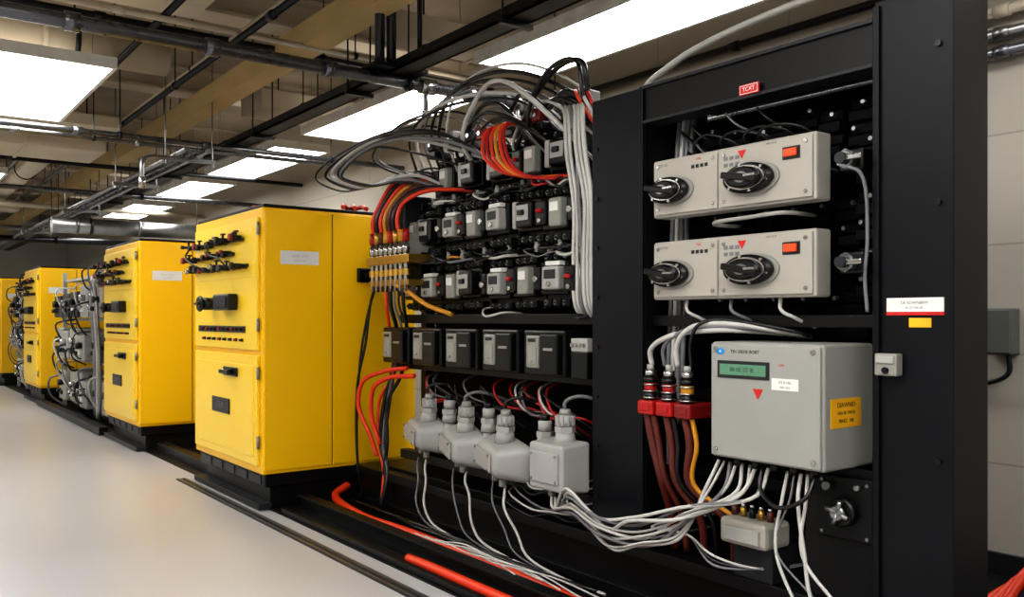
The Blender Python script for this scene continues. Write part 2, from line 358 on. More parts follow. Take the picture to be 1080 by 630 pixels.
# ------------------------------------------------------------------ yellow cabinets
def yellow_cabinet(Y0):
    rnd = random.Random(5)
    X0 = 2.336; W = 1.55; D = 1.27; org = (X0+D/2, Y0+W/2, 0)
    t = thing('electrical_cabinet', org, 'tall yellow steel electrical cabinet on a black plinth', 'electrical cabinet', 'yellow cabinet row')
    b = MB(); b.box((X0+.08, Y0+.06, 0.006), (X0+D-.05, Y0+W-.06, .16), BLK, .005); b.box((X0+.03, Y0+.03, .16), (X0+D-.02, Y0+W-.03, .26), BLK, .01)
    for k in range(5): b.box((X0+.024, Y0+.1+k*.28, .18), (X0+.03, Y0+.3+k*.28, .24), DGR)
    b.box((X0-.02, Y0+.02, .006), (X0+.08, Y0+W-.02, .05), DGR, .004)
    b.obj('plinth', t, org)
    MB().box((X0, Y0, .26), (X0+D, Y0+W, 2.2), YEL, .014).obj('body', t, org)
    MB().box((X0+.015, Y0+.015, 2.2), (X0+D-.01, Y0+W-.01, 2.225), BLK, .006).obj('top_cover', t, org)
    for (a, c) in ((.012, .535), (.548, D-.012)):
        MB().box((X0+a, Y0-.014, .29), (X0+c, Y0, 2.18), YEL, .003).obj('side_panel', t, org)
    MB().box((X0+.535, Y0-.004, .29), (X0+.548, Y0, 2.18), YSM).obj('seam_strip', t, org)
    du = MB().box((X0-.022, Y0+.05, 1.16), (X0, Y0+W-.05, 2.13), YEL_LIT, .006)
    du.box((X0-.026, Y0+.12, 1.7), (X0-.02, Y0+W-.12, 2.06), YEL_LIT, .002)
    du = du.obj('door', t, org)
    dl = MB().box((X0-.022, Y0+.05, .32), (X0, Y0+W-.05, 1.12), YEL_LIT, .006)
    dl.box((X0-.030, Y0+.11, .38), (X0-.02, Y0+W-.11, 1.05), YEL_LIT, .004); dl = dl.obj('door', t, org)
    for z in (.45, .95, 1.3, 2.0):
        MB().cyl((X0-.02, Y0+.03, z), (X0-.02, Y0+.03, z+.09), .012, CHR, 10).obj('hinge', t, org)
    b = MB(); b.box((X0-.045, Y0+.42, .95), (X0-.03, Y0+.72, 1.02), BLK2, .006)
    b.cyl((X0-.045, Y0+.52, .985), (X0-.09, Y0+.52, .985), .022, BLK2, 12); b.box((X0-.1, Y0+.46, .97), (X0-.085, Y0+.66, 1.0), BLK2, .005)
    b.cyl((X0-.045, Y0+.66, .985), (X0-.075, Y0+.66, .985), .018, MET, 12)
    b.obj('handle', dl, org)
    b = MB(); b.box((X0-.04, Y0+.60, .65), (X0-.03, Y0+1.0, .77), BLK2, .004); np_ = b.obj('nameplate', dl, org)
    textm('lettering', 'ITLM', .07, INK, np_, org, (X0-.0415, Y0+.80, .71))
    # rows of fine black fittings
    for z, n, ya, yb in ((1.985, 11, .3, 1.5), (1.885, 9, .5, 1.48), (1.785, 11, .2, 1.5)):
        b = MB(); b.box((X0-.05, Y0+ya, z-.012), (X0-.022, Y0+yb, z+.012), BLK2, .004)
        for k in range(n):
            y = Y0+ya+.05+k*(yb-ya-.1)/(n-1)+rnd.uniform(-.015, .015); L = rnd.choice((.05, .07, .10, .13)); dz = rnd.uniform(-.01, .02)
            rr = rnd.choice((.011, .015, .019))
            b.cyl((X0-.03, y, z+dz), (X0-L, y, z+dz), rr, BLK2, 10); b.cyl((X0-L, y, z+dz), (X0-L-.025, y, z+dz), rr*1.4, rnd.choice((BLK2, BLK2, DGR, MET, RED2)), 10)
            if rnd.random() < .45: b.cyl((X0-L*.7, y, z+dz), (X0-L*.7, y, z+dz+.045), .009, BLK2, 8); b.box((X0-L*.7-.015, y-.025, z+dz+.04), (X0-L*.7+.015, y+.025, z+dz+.052), BLK2, .003)
        b.obj('valve_cluster', du, org)
    b = MB(); b.tube([(X0-.1, Y0+1.4, 1.97), (X0-.16, Y0+1.3, 1.9), (X0-.15, Y0+1.1, 1.82), (X0-.08, Y0+1.0, 1.77)], .008, BCB); b.obj('hose', du, org)
    b = MB(); b.tube([(X0-.1, Y0+.9, 1.97), (X0-.14, Y0+.8, 1.9), (X0-.12, Y0+.6, 1.85), (X0-.08, Y0+.5, 1.77)], .007, BCB); b.obj('hose', du, org)
    b = MB(); b.box((X0-.10, Y0+.44, 1.455), (X0-.022, Y0+.80, 1.58), BLK2, .012); b.box((X0-.107, Y0+.48, 1.48), (X0-.10, Y0+.76, 1.555), DGR, .002)
    b.obj('relay_block', du, org)
    b = MB(); b.cyl((X0-.022, Y0+1.0, 1.51), (X0-.12, Y0+1.0, 1.51), .05, BLK2, 20, bev=.01); b.cyl((X0-.12, Y0+1.0, 1.51), (X0-.15, Y0+1.0, 1.51), .065, BLK2, 20, bev=.01); b.box((X0-.17, Y0+.95, 1.50), (X0-.15, Y0+1.05, 1.52), DGR, .003)
    b.obj('rotary_switch', du, org)
    MB().box((X0-.03, Y0+.28, 1.285), (X0-.022, Y0+1.38, 1.335), BLK2, .003).obj('control_strip', du, org)
    for z, n, s_ in ((1.31, 10, .013), (1.23, 8, .012)):
        for k in range(n):
            y = Y0+.34+k*(1.0/n)
            b = MB(); b.box((X0-.036, y-s_, z-s_), (X0-.022, y+s_, z+s_), DGR, .002); b.cyl((X0-.034, y, z), (X0-.05, y, z), s_*.85, RED if (k+n) % 3 == 0 else BLK2, 12)
            b.obj('push_button', du, org)
    b = MB(); b.box((X0+.13, Y0-.017, 1.79), (X0+.43, Y0-.014, 1.89), WHT, 0); lp = b.obj('label_plate', t, org)
    textm('lettering', 'EIETIY  A1TI', .024, INK2, lp, org, (X0+.28, Y0-.0175, 1.85), '-Y')
    textm('lettering', 'oe iie tiio ae', .018, INK2, lp, org, (X0+.28, Y0-.0175, 1.82), '-Y')
    b = MB(); b.box((X0+.74, Y0-.05, 1.67), (X0+.94, Y0-.012, 1.78), BLK2, .01); b.box((X0+.79, Y0-.07, 1.70), (X0+.92, Y0-.05, 1.74), BLK2, .006)
    b.obj('latch', t, org)
    return t
cab = yellow_cabinet(6.14)
for y in (9.6, 15.8, 20.6):
    dup(cab, (0, y-6.14, 0))
for k in range(5):
    cable('red_cable', [(2.9+.1*k, 7.3, 2.24), (2.8+.1*k, 7.4, 2.34), (2.8+.12*k, 7.6, 2.36), (2.95+.12*k, 7.75, 2.2), (3.0+.1*k, 7.8, 1.6)], .016, ORG, 'orange-red cable looping over the cabinet top', 'cabinet top cables')
for k in range(3):
    cable('red_cable', [(3.0+.1*k, 6.2, 2.25), (3.1+.08*k, 6.4, 2.29), (3.3, 6.6+.1*k, 2.26), (3.5, 6.7+.1*k, 2.25)], .018, ORG, 'orange-red cable lying on the cabinet top', 'cabinet top cables')

# ------------------------------------------------------------------ racks between far cabinets
def rack(Y0, L):
    org = (3.0, Y0+L/2, 0)
    t = thing('equipment_rack', org, 'open grey equipment rack packed with relays and pipework', 'equipment rack', 'far equipment racks')
    b = MB()
    for x in (2.6, 3.4):
        for y in (Y0, Y0+L-.06): b.box((x, y, .006), (x+.06, y+.06, 2.1), LGR, .005)
    for z in (.1, .75, 1.35, 1.95): b.box((2.64, Y0+.06, z), (3.3, Y0+L-.06, z+.04), LGR, .004)
    b.box((3.4, Y0+.08, .1), (3.42, Y0+L-.08, 2.1), GRY)
    b.obj('frame', t, org)
    nn = 6
    for z, h in ((.14, .5), (.8, .45), (1.4, .45)):
        for k in range(nn):
            w_ = (L-.2)/nn; y = Y0+.1+k*w_; xo = U(2.45, 2.6)
            b = MB(); hh = h*U(.7, 1); b.box((xo, y, z), (3.0, y+w_-.05, z+hh), random.choice((GRY, LGR, LGR, PNL, DGR)), .015)
            b.cyl((xo, y+w_*.3, z+hh*.6), (xo-.08, y+w_*.3, z+hh*.6), .045, random.choice((BLK2, MET)), 12); b.cyl((xo, y+w_*.65, z+hh*.3), (xo-.06, y+w_*.65, z+hh*.3), .03, random.choice((BLK2, MET)), 12)
            b.box((xo-.02, y+w_*.4, z+.08), (xo, y+w_*.8, z+.14), random.choice((WHT, DGR)), .002)
            b.obj('module', t, org)
    for k in range(4):
        b = MB(); y = Y0+.2+k*.25; x = 2.45+.03*k
        b.tube([(x, y, .1), (x, y, .9), (x-.03, y+.03, 1.5), (x, y+.15, 1.9), (2.8, y+.3, 2.15)], .025, (CHR, WCB, GCB, CHR)[k]); b.obj('riser_pipe', t, org)
    b = MB()
    for k in range(22):
        y = Y0+.05+random.random()*(L-.4); z = .4+random.random()*1.8
        b.tube([(2.6, y, z), (2.42-.06*random.random(), y+.1, z-U(.02, .1)), (2.42, y+.3*random.random(), z-U(.2, .4)), (2.6, y+.2, z-U(.3, .6))], U(.008, .016), random.choice((WCB, BCB, GCB, BCB)))
    w = b.obj('wiring', t, org); w['kind'] = 'stuff'
    return t
rack(11.8, 3.6); rack(17.7, 2.6)

# ------------------------------------------------------------------ black main rack
forg = (3.25, 3.6, 0)
fr = thing('switchgear_rack', forg, 'large black steel rack carrying the switchgear', 'equipment rack')
b = MB(); b.box((3.0, 2.965, .3), (3.45, 3.34, 2.5), FRM, .006); b.box((2.985, 2.965, .3), (3.0, 2.99, 2.5), FRM, .003)
for z in [.5+.25*k for k in range(8)]: b.cyl((3.0, 3.30, z), (2.992, 3.30, z), .012, BLK2, 8)
b.obj('post', fr, forg)
b = MB(); b.box((3.0, 1.5, .006), (3.25, 1.79, 2.56), FRM, .005); b.box((2.985, 1.765, .006), (3.0, 1.79, 2.54), FRM, .003)
for z in (.4, .9, 1.8, 2.35): b.cyl((3.0, 1.55, z), (2.99, 1.55, z), .012, BLK2, 8)
b.obj('post', fr, forg)
b = MB(); b.box((3.42, 5.66, .3), (3.5, 5.74, 2.3), FRM, .005); b.obj('post', fr, forg)
b = MB(); b.box((3.0, 1.79, 2.33), (3.1, 2.965, 2.49), BLK, .004); b.box((2.985, 1.79, 2.485), (3.1, 2.965, 2.5), DGR, .002); b.box((2.985, 1.79, 2.32), (3.1, 2.965, 2.335), DGR, .002)
b.obj('top_beam', fr, forg)
b = MB(); b.box((3.55, 1.72, .05), (3.58, 5.74, 2.42), BACK); b.obj('back_panel', fr, forg)
b = MB(); b.box((3.1, 1.79, 2.44), (3.56, 3.0, 2.47), BACK); b.obj('top_plate', fr, forg)
b = MB(); b.box((3.0, 1.3, .006), (3.14, 6.0, .08), BLK, .004); b.box((3.05, 1.3, .08), (3.09, 6.0, .24), BLK); b.box((3.0, 1.3, .24), (3.45, 6.0, .3), BLK, .004)
b.obj('base_beam', fr, forg)
for z, x, ye in ((2.22, 3.42, 5.72), (1.84, 3.42, 5.72), (1.36, 3.1, 5.5), (.42, 3.05, 5.4)):
    MB().box((x, 3.34, z), (x+.07, ye, z+.06), BLK, .004).obj('cross_rail', fr, forg)
MB().box((3.1, 3.34, 1.04), (3.5, 5.60, 1.075), BLK, .004).obj('shelf', fr, forg)
MB().box((3.1, 3.34, .3), (3.5, 5.72, .32), BLK, .004).obj('shelf', fr, forg)
MB().box((3.05, 1.79, .3), (3.08, 2.12, .82), BLK, .004).obj('lower_panel', fr, forg)
MB().box((3.05, 1.79, 1.36), (3.10, 2.965, 1.41), BLK, .004).obj('cross_rail', fr, forg)
for z in (2.18, 1.8, 1.0, .62): MB().box((3.30, 1.79, z), (3.36, 2.965, z+.05), BLK, .004).obj('cross_rail', fr, forg)
pc = onx(791, 94, 2.985)
b = MB(); b.box((2.976, pc.y-.05, pc.z-.022), (2.985, pc.y+.05, pc.z+.022), REDL, .002); b.box((2.9755, pc.y-.045, pc.z-.018), (2.976, pc.y+.045, pc.z+.018), WHT); b.box((2.975, pc.y-.042, pc.z-.015), (2.9755, pc.y+.042, pc.z+.015), REDL); pq = b.obj('nameplate', fr, forg)
textm('lettering', 'TCXT', .024, TXW, pq, forg, (2.9745, pc.y, pc.z))
b = MB(); b.box((2.994, 1.53, 1.42), (3.0, 1.74, 1.47), WHT, .001); pq = b.obj('label_plate', fr, forg)
MB().box((2.9935, 1.53, 1.408), (3.0, 1.74, 1.42), REDL).obj('label_stripe', pq, forg)
textm('lettering', 'DE EDWNBIIW', .015, INK, pq, forg, (2.9935, 1.635, 1.452))
textm('lettering', 'IE OTI EIII NE', .011, INK, pq, forg, (2.9935, 1.635, 1.434))
b = MB(); b.box((2.994, 1.575, 1.365), (3.0, 1.655, 1.398), YLB, .001); b.obj('label_plate', fr, forg)

g = 'floor rails'
b = MB(); b.box((2.56, 2.0, .006), (2.64, 6.05, .03), BLK); b.box((2.59, 2.0, .03), (2.61, 6.05, .10), BLK); b.box((2.56, 2.0, .10), (2.64, 6.05, .115), BLK, .002)
tag(b.obj('floor_rail', None, (2.6, 2, 0)), 'black steel rail lying along the floor by the rack', 'rail', g)
b = MB(); b.box((2.42, 1.5, .006), (2.46, 6.0, .04), BLK, .003)
tag(b.obj('floor_rail', None, (2.45, 1.5, 0)), 'low dark rail edging the cable trench', 'rail', g)
b = MB(); b.box((2.5, 7.75, .006), (2.6, 9.55, .1), BLK, .003); tag(b.obj('floor_rail', None, (2.55, 7.75, 0)), 'black rail on the floor between yellow cabinets', 'rail', g)
b = MB(); b.box((2.28, 11.2, .006), (2.38, 15.7, .1), BLK, .003); tag(b.obj('floor_rail', None, (2.5, 11.2, 0)), 'black rail on the floor between yellow cabinets', 'rail', g)

# ------------------------------------------------------------------ contactors
def contactor(y, z, g, kind):
    x = 3.13; org = (x+.15, y, z-.14)
    lab = ('black contactor with pale front block and screw terminals', 'black breaker with clear grey cover and red toggle', 'black relay block with metal dial and side lever')[kind]
    t = thing('contactor', org, lab, 'contactor', g)
    b = MB(); b.box((x+.08, y-.128, z-.16), (x+.3, y+.128, z+.16), BLK2, .008); b.box((x+.01, y-.115, z-.085), (x+.1, y+.115, z+.10), BLK2, .012)
    for s in (-1, 1):
        for k in (-1, 0, 1): b.box((x+.03, y+k*.075-.03, z+s*.13-.022), (x+.12, y+k*.075+.03, z+s*.13+.022), BLK, .005)
    b.obj('body', t, org)
    if kind == 0:
        b = MB(); b.box((x-.05, y-.09, z-.06), (x+.02, y+.045, z+.07), LGR, .012); b.box((x-.054, y-.07, z+.0), (x-.05, y+.02, z+.05), DGR, .001); b.cyl((x-.05, y-.02, z-.03), (x-.062, y-.02, z-.03), .014, MET, 12); b.box((x-.03, y-.085, z+.075), (x+.02, y+.035, z+.10), WHT, .004); b.obj('front_block', t, org)
        b = MB(); b.box((x-.05, y+.055, z-.06), (x+.03, y+.108, z+.07), BLK2, .01); b.cyl((x-.05, y+.08, z), (x-.07, y+.08, z), .018, MET, 12); b.obj('lever', t, org)
    elif kind == 1:
        b = MB(); b.box((x-.04, y-.105, z-.075), (x+.02, y-.0, z+.085), FACE, .012); b.box((x-.044, y-.09, z+.01), (x-.04, y-.018, z+.06), WHT, .001); b.obj('front_block', t, org)
        b = MB(); b.box((x-.05, y+.015, z-.06), (x+.03, y+.108, z+.08), BLK2, .012); b.box((x-.07, y+.04, z+.01), (x-.05, y+.08, z+.03), RED, .004, rot=(0, .4, 0)); b.cyl((x-.05, y+.06, z-.035), (x-.06, y+.06, z-.035), .014, MET, 10); b.obj('toggle', t, org)
    else:
        b = MB(); b.box((x-.06, y-.105, z-.07), (x+.03, y+.05, z+.08), BLK2, .015); b.box((x-.066, y-.08, z-.03), (x-.06, y+.03, z+.06), LGR, .003); b.box((x-.085, y-.05, z), (x-.066, y-.0, z+.03), BLK2, .004); b.obj('front_block', t, org)
        b = MB(); b.box((x-.04, y+.065, z-.07), (x+.03, y+.105, z+.09), LGR, .008); b.obj('lever', t, org)
    for s in (-1, 1):
        for k in (-1, 0, 1):
            b = MB(); b.cyl((x+.04, y+k*.075, z+s*.13), (x+.015, y+k*.075, z+s*.13), .014, CHR, 6); b.cyl((x+.03, y+k*.075, z+s*.13), (x+.005, y+k*.075, z+s*.13), .007, DGR, 8); b.obj('terminal_screw', t, org)
    return t
gs = ('upper contactors', 'lower contactors', 'top contactors')
protos = {}
def place_con(y, z, kind, gi, dx=0):
    if kind not in protos:
        protos[kind] = (contactor(y, z, gs[gi], kind), y, z); protos[kind][0].location.x += dx
    else:
        p, py, pz = protos[kind]
        c = dup(p, (0, y-py, z-pz)); c.location.x = 3.28+dx; c['group'] = gs[gi]
        c.rotation_euler = (U(-.02, .02), U(-.03, .03), U(-.08, .08))
seq = [0, 1, 2, 0, 1, 0, 2, 1, 0, 1, 0, 2, 1, 0, 0, 1]
for k in range(8): place_con(3.53+.266*k, 1.985+U(-.008, .008), seq[k], 0, U(-.02, .02))
for k in range(8): place_con(3.55+.266*k, 1.605+U(-.008, .008), seq[k+7], 1, U(-.02, .02))
for k in range(5): place_con(3.85+.33*k+U(-.03, .03), 2.34+U(-.02, .02), (2, 1, 2, 2, 1)[k], 2, U(.08, .14))
def fuse(y, z):
    org = (3.3, y, z)
    t = thing('fuse_holder', org, 'small dark fuse holder with a pale ceramic body', 'fuse', 'fuse holders')
    b = MB(); b.box((3.17, y-.05, z), (3.4, y+.05, z+.05), BLK2, .006); b.obj('base', t, org)
    b = MB(); b.cyl((3.14, y, z+.01), (3.14, y, z+.05), .014, GRY, 12); b.cyl((3.14, y, z+.05), (3.14, y, z+.06), .016, CHR, 12); b.cyl((3.14, y, z), (3.14, y, z+.01), .016, CHR, 12); b.box((3.13, y-.018, z+.02), (3.18, y+.018, z+.035), CHR); b.obj('cartridge', t, org)
    return t
f0 = fuse(3.5, 1.775)
for k in range(1, 9): dup(f0, (U(-.02, .02), k*.24+U(-.04, .04), 0))
for k in range(0, 8): dup(f0, (U(-.02, .02), .1+k*.25+U(-.04, .04), .375))
# mixed relays above the contactors
def relay(y, z, m):
    org = (3.25, y, z); t = thing('plug_relay', org, 'small plug-in relay above the contactors', 'relay', 'mixed plug relays')
    b = MB(); b.box((3.2, y-.05, z), (3.36, y+.05, z+.05), BLK2, .006); b.obj('base', t, org)
    b = MB(); b.box((3.19, y-.04, z+.05), (3.28, y+.04, z+.13), m, .01); b.cyl((3.19, y, z+.09), (3.18, y, z+.09), .015, MET, 10); b.obj('cover', t, org)
    return t
for m, ys_ in ((GRY, (3.62, 4.35, 5.0)), (RED2, (4.05, 4.62)), (DGR, (3.78, 4.8, 5.2))):
    r0 = None
    for y in ys_:
        if r0 is None: r0 = relay(y, 2.50+U(-.01, .02), m); ry = y
        else: dup(r0, (U(-.03, .03), y-ry, U(-.02, .02)))
MB().box((3.3, 3.5, 2.46), (3.36, 5.3, 2.50), BLK, .004).obj('cross_rail', fr, forg)

def meter(y, g):
    x = 3.02; org = (x+.15, y, 1.075)
    t = thing('meter_module', org, 'black meter module with a pale grey front face', 'meter', g)
    b = MB(); b.box((x, y-.18, 1.08), (x+.3, y+.18, 1.33), BLK2, .012); b.obj('body', t, org)
    b = MB(); b.box((x-.03, y+.01, 1.12), (x, y+.12, 1.30), FACE, .008); b.box((x-.034, y+.025, 1.14), (x-.03, y+.10, 1.24), GRY, .002); b.obj('face', t, org)
    b = MB(); b.box((x-.036, y+.035, 1.265), (x-.03, y+.095, 1.283), DGR, .001); b.cyl((x-.034, y+.065, 1.155), (x-.04, y+.065, 1.155), .008, MET, 10); b.obj('dial', t, org)
    b = MB(); b.box((x-.04, y-.16, 1.09), (x, y-.01, 1.31), BLK2, .01); b.box((x-.045, y-.13, 1.22), (x-.04, y-.05, 1.235), FACE, .001); b.obj('cover', t, org)
    return t
m0 = meter(3.76, 'shelf meters')
for k in range(1, 5): dup(m0, (0, k*.415, 0))
b = MB(); b.box((3.02, 3.4, 1.22), (3.12, 3.53, 1.29), LGR, .006); b.box((3.02, 3.4, 1.08), (3.2, 3.53, 1.22), BLK2, .006)
for k in range(4): b.cyl((3.025, 3.42+k*.03, 1.255), (3.005, 3.42+k*.03, 1.255), .01, MET, 8)
tag(b.obj('terminal_block', None, (3.1, 3.46, 1.08)), 'pale grey terminal block on a black base', 'terminal block')

# ------------------------------------------------------------------ lower junction boxes
def jbox(y, z, x, w, h, lab, k_, bev, rot, depth=.22):
    org = (x+.12, y, z)
    t = thing('junction_box', org, lab, 'junction box', 'lower junction boxes')
    b = MB(); b.taper((x, y-w/2, z), (x+depth, y+w/2, z+h), GRC, k_, bev, bev > .03); b.obj('body', t, org)
    kk = k_*.84
    b = MB(); b.box((x-.012, y-w*.5*kk, z+h*(.5-.4*kk)), (x+.002, y+w*.5*kk, z+h*(.5+.4*kk)), GRC, .006)
    b.obj('cover', t, org)
    for a in (-1, 1):
        for c in (-1, 1): MB().cyl((x-.010, y+a*w*.42*kk, z+h*(.5+c*.32*kk)), (x-.018, y+a*w*.42*kk, z+h*(.5+c*.32*kk)), .008, MET, 8).obj('screw', t, org)
    b = MB(); gx = x+.12; gy = y-.02
    b.cyl((gx, gy, z+h-.03), (gx, gy, z+h+.04), .062, GRC, 20, r2=.048); b.cyl((gx, gy, z+h+.04), (gx, gy, z+h+.07), .055, GRC, 6)
    b.cyl((gx, gy, z+h+.07), (gx, gy, z+h+.13), .045, GRC, 20, bev=.006)
    for k in range(10):
        a = k*math.pi/5; b.box((gx+math.cos(a)*.045-.005, gy+math.sin(a)*.045-.005, z+h+.075), (gx+math.cos(a)*.045+.005, gy+math.sin(a)*.045+.005, z+h+.125), GRC)
    b.cyl((gx, gy, z+h+.13), (gx, gy, z+h+.16), .034, GRY, 16, r2=.026)
    b.obj('cable_gland', t, org)
    b = MB(); b.box((x+depth-.04, y-.05, z+h*.3), (3.08, y+.05, z+h*.5), DGR, .003); b.obj('bracket', t, org)
    for k in (-.06, .06):
        MB().cyl((x+.1, y+k, z-.035), (x+.1, y+k, z+.005), .022, LGR, 12).obj('cable_gland', t, org)
    t.rotation_euler = rot
    return t
jbox(3.50, .50, 2.82, .30, .265, 'square grey cast junction box with a top cable gland', .9, .018, (0, 0, .0), .18)
jbox(4.06, .485, 2.84, .48, .235, 'rounded wide grey cast junction box, tilted, with top gland', .66, .05, (.10, .0, -.28))
jbox(4.52, .50, 2.88, .48, .23, 'rounded wide grey cast junction box, tilted, with top gland', .66, .05, (.12, .0, -.32))
jbox(5.02, .52, 2.92, .46, .22, 'rounded wide grey cast junction box, tilted, with top gland', .66, .05, (.10, .0, -.28))
def gland(x, y, z):
    b = MB(); b.cyl((x, y, z), (x, y, z+.05), .05, GRC, 20, r2=.042); b.cyl((x, y, z+.05), (x, y, z+.08), .048, GRC, 6); b.cyl((x, y, z+.08), (x, y, z+.14), .038, GRC, 20, bev=.005); b.cyl((x, y, z+.14), (x, y, z+.17), .028, BLK2, 12); b.cyl((x, y, z-.1), (x, y, z), .035, GRC, 12)
    tag(b.obj('cable_gland', None, (x, y, z)), 'ribbed grey cable gland above the junction boxes', 'cable gland', 'ribbed cable glands')
for x, y, z in ((3.02, 4.28, .72), (3.05, 4.76, .73), (3.0, 3.72, .70)): gland(x, y, z)

# ------------------------------------------------------------------ bay control panels
def cpanel(z0):
    x = 2.95; ya, yb = 2.0, 2.86; org = (x+.06, (ya+yb)/2, z0); h = .265
    t = thing('control_panel', org, 'beige-grey control panel with two black rotary knobs', 'control panel', 'control panels')
    MB().box((x, ya, z0), (x+.10, yb, z0+h), PNL, .01).obj('housing', t, org)
    for (a, c) in ((ya+.012, 2.465), (2.478, yb-.012)):
        MB().box((x-.01, a, z0+.012), (x, c, z0+h-.012), PNL, .003).obj('front_plate', t, org)
    for y in (ya+.04, 2.44, 2.50, yb-.04):
        for z in (z0+.035, z0+h-.035): MB().cyl((x-.01, y, z), (x-.016, y, z), .008, MET, 10).obj('screw', t, org)
    for y, R in ((2.295, 1.0), (2.735, .94)):
        zc = z0+.115; e = 1.95
        b = MB(); b.cyl((x-.01, y, zc), (x-.020, y, zc), .070*R, GRY, 32, sx=e); b.cyl((x-.020, y, zc), (x-.055, y, zc), .062*R, BLK2, 32, bev=.008, sx=e)
        b.cyl((x-.055, y, zc), (x-.064, y, zc), .050*R, MET, 32, sx=e); b.cyl((x-.064, y, zc), (x-.085, y, zc), .043*R, BLK2, 32, bev=.007, sx=e)
        b.cyl((x-.085, y, zc), (x-.09, y, zc), .022*R, CHR, 24, sx=1.5)
        b.box((x-.105, y-.09, zc-.014), (x-.085, y+.09, zc+.014), BLK2, .006, rot=(.18, 0, 0)); b.box((x-.108, y-.085, zc-.004), (x-.105, y-.03, zc+.006), MET, .001)
        for a in range(6):
            q = a*math.pi/3+.3; b.cyl((x-.055, y+math.cos(q)*.108*R, zc+math.sin(q)*.055*R), (x-.062, y+math.cos(q)*.108*R, zc+math.sin(q)*.055*R), .007, MET, 8)
        b.obj('rotary_knob', t, org)
    b = MB(); b.box((x-.014, 2.065, z0+.168), (x-.01, 2.145, z0+.218), DGR, .001); b.box((x-.026, 2.075, z0+.178), (x-.014, 2.135, z0+.210), BTN, .004); b.obj('push_button', t, org)
    b = MB(); zc = z0+.225; y = 2.345
    b.poly([(x-.0115, y+.022, zc+.014), (x-.0115, y-.022, zc+.014), (x-.0115, y, zc-.022)], REDL); b.obj('warning_mark', t, org)
    for k in range(2):
        for j in range(3): MB().box((x-.012, 2.44-.03*j-.020, z0+.207-k*.028), (x-.01, 2.44-.03*j, z0+.222-k*.028), INK).obj('label_mark', t, org)
    for j in range(4): MB().box((x-.012, 2.62-.025*j-.016, z0+.20), (x-.01, 2.62-.025*j, z0+.215), DGR).obj('label_mark', t, org)
    textm('lettering', 'TIET IN', .018, INK, t, org, (x-.0105, 2.79, z0+.235))
    textm('lettering', 'OEIIL', .014, REDL, t, org, (x-.0105, 2.58, z0+.238))
    textm('lettering', 'MIO OI IE', .012, INK, t, org, (x-.0105, 2.20, z0+.245))
    return t
p1 = cpanel(1.855); dup(p1, (0, 0, -.375))
def tstack(y, z, g='bay terminal stacks'):
    org = (3.2, y, z)
    t = thing('terminal_stack', org, 'black stacked terminal module with metal studs', 'terminal block', g)
    b = MB()
    for k in range(4): b.box((3.18+.02*(k % 2), y-.05, z+k*.05), (3.38, y+.05, z+k*.05+.042), BACK, .006)
    b.box((3.22, y-.045, z), (3.37, y+.045, z+.19), BACK)
    b.obj('body', t, org)
    for k in (1, 3): MB().cyl((3.2, y+.02*(-1)**(k//2), z+k*.05+.02), (3.17, y+.02*(-1)**(k//2), z+k*.05+.02), .009, CHR, 8).obj('stud', t, org)
    return t
s0 = tstack(2.72, 2.09)
for k in range(1, 7): dup(s0, (U(-.02, .05), -.125*k, U(-.04, .02)))
for z in (1.93, 1.71, 1.49): dup(s0, (-.05, 1.9-2.72, z-2.1))
for k in range(0, 6): dup(s0, (.02, -.14*k, -.4))
for k in range(0, 5): dup(s0, (.05, -.15*k, -.78))
def camlock(y, z):
    org = (3.0, y, z)
    t = thing('cable_connector', org, 'round metal cable connector on the rack', 'connector', 'round connectors')
    b = MB(); b.box((2.975, y-.05, z-.04), (3.08, y+.05, z+.04), BLK2, .008); b.obj('base', t, org)
    b = MB(); b.cyl((2.975, y, z), (2.93, y, z), .032, CHR, 18, bev=.004); b.cyl((2.93, y, z), (2.90, y, z), .022, DGR, 14); b.cyl((2.95, y, z), (2.935, y, z), .038, CHR, 6); b.obj('socket', t, org)
    b = MB(); b.box((2.91, y-.08, z-.01), (2.925, y, z+.01), MET, .004); b.obj('lever', t, org)
    return t
k0 = camlock(1.87, 1.99); dup(k0, (0, 0, -.385))
b = MB(); b.tube([(3.12, 2.5, 1.80), (2.95, 2.5, 1.80), (2.92, 2.46, 1.805), (2.92, 2.3, 1.81), (2.93, 2.14, 1.815), (2.98, 2.12, 1.815), (3.12, 2.12, 1.815)], .009, GRY)
tag(b.obj('pull_handle', None, (2.95, 2.3, 1.8)), 'grey bar handle between the two control panels', 'handle')

# grey instrument box
bx = 2.85; ya, yb, za, zb = 1.9, 2.43, .825, 1.3; org = (3.0, 2.16, .825)
t = thing('instrument_box', org, 'grey enclosure with green display, logo and yellow warning label', 'instrument box')
MB().box((bx, ya, za), (bx+.33, yb, zb), GRY, .012, 3).obj('housing', t, org)
lid = MB().box((bx-.014, ya+.008, za+.008), (bx, yb-.008, zb-.008), GRY, .006).obj('lid', t, org)
b = MB(); b.box((bx-.019, 2.13, 1.155), (bx-.014, 2.385, 1.225), DGR, .002); b.box((bx-.021, 2.145, 1.168), (bx-.019, 2.37, 1.212), LCD, .0); dsp = b.obj('display', lid, org)
textm('lettering', '88 0E EE 8I', .026, mat('lcd_ink', '#24483a', .4), dsp, org, (bx-.0215, 2.26, 1.19))
for y in (ya+.035, yb-.035):
    for z in (za+.035, zb-.03): MB().cyl((bx-.014, y, z), (bx-.021, y, z), .01, MET, 10).obj('screw', lid, org)
b = MB(); b.cyl((bx-.0145, 2.372, 1.262), (bx-.016, 2.372, 1.262), .014, BLU, 20, sx=1.5); lg = b.obj('logo', lid, org)
textm('lettering', 'e', .020, TXW, lg, org, (bx-.0165, 2.372, 1.264))
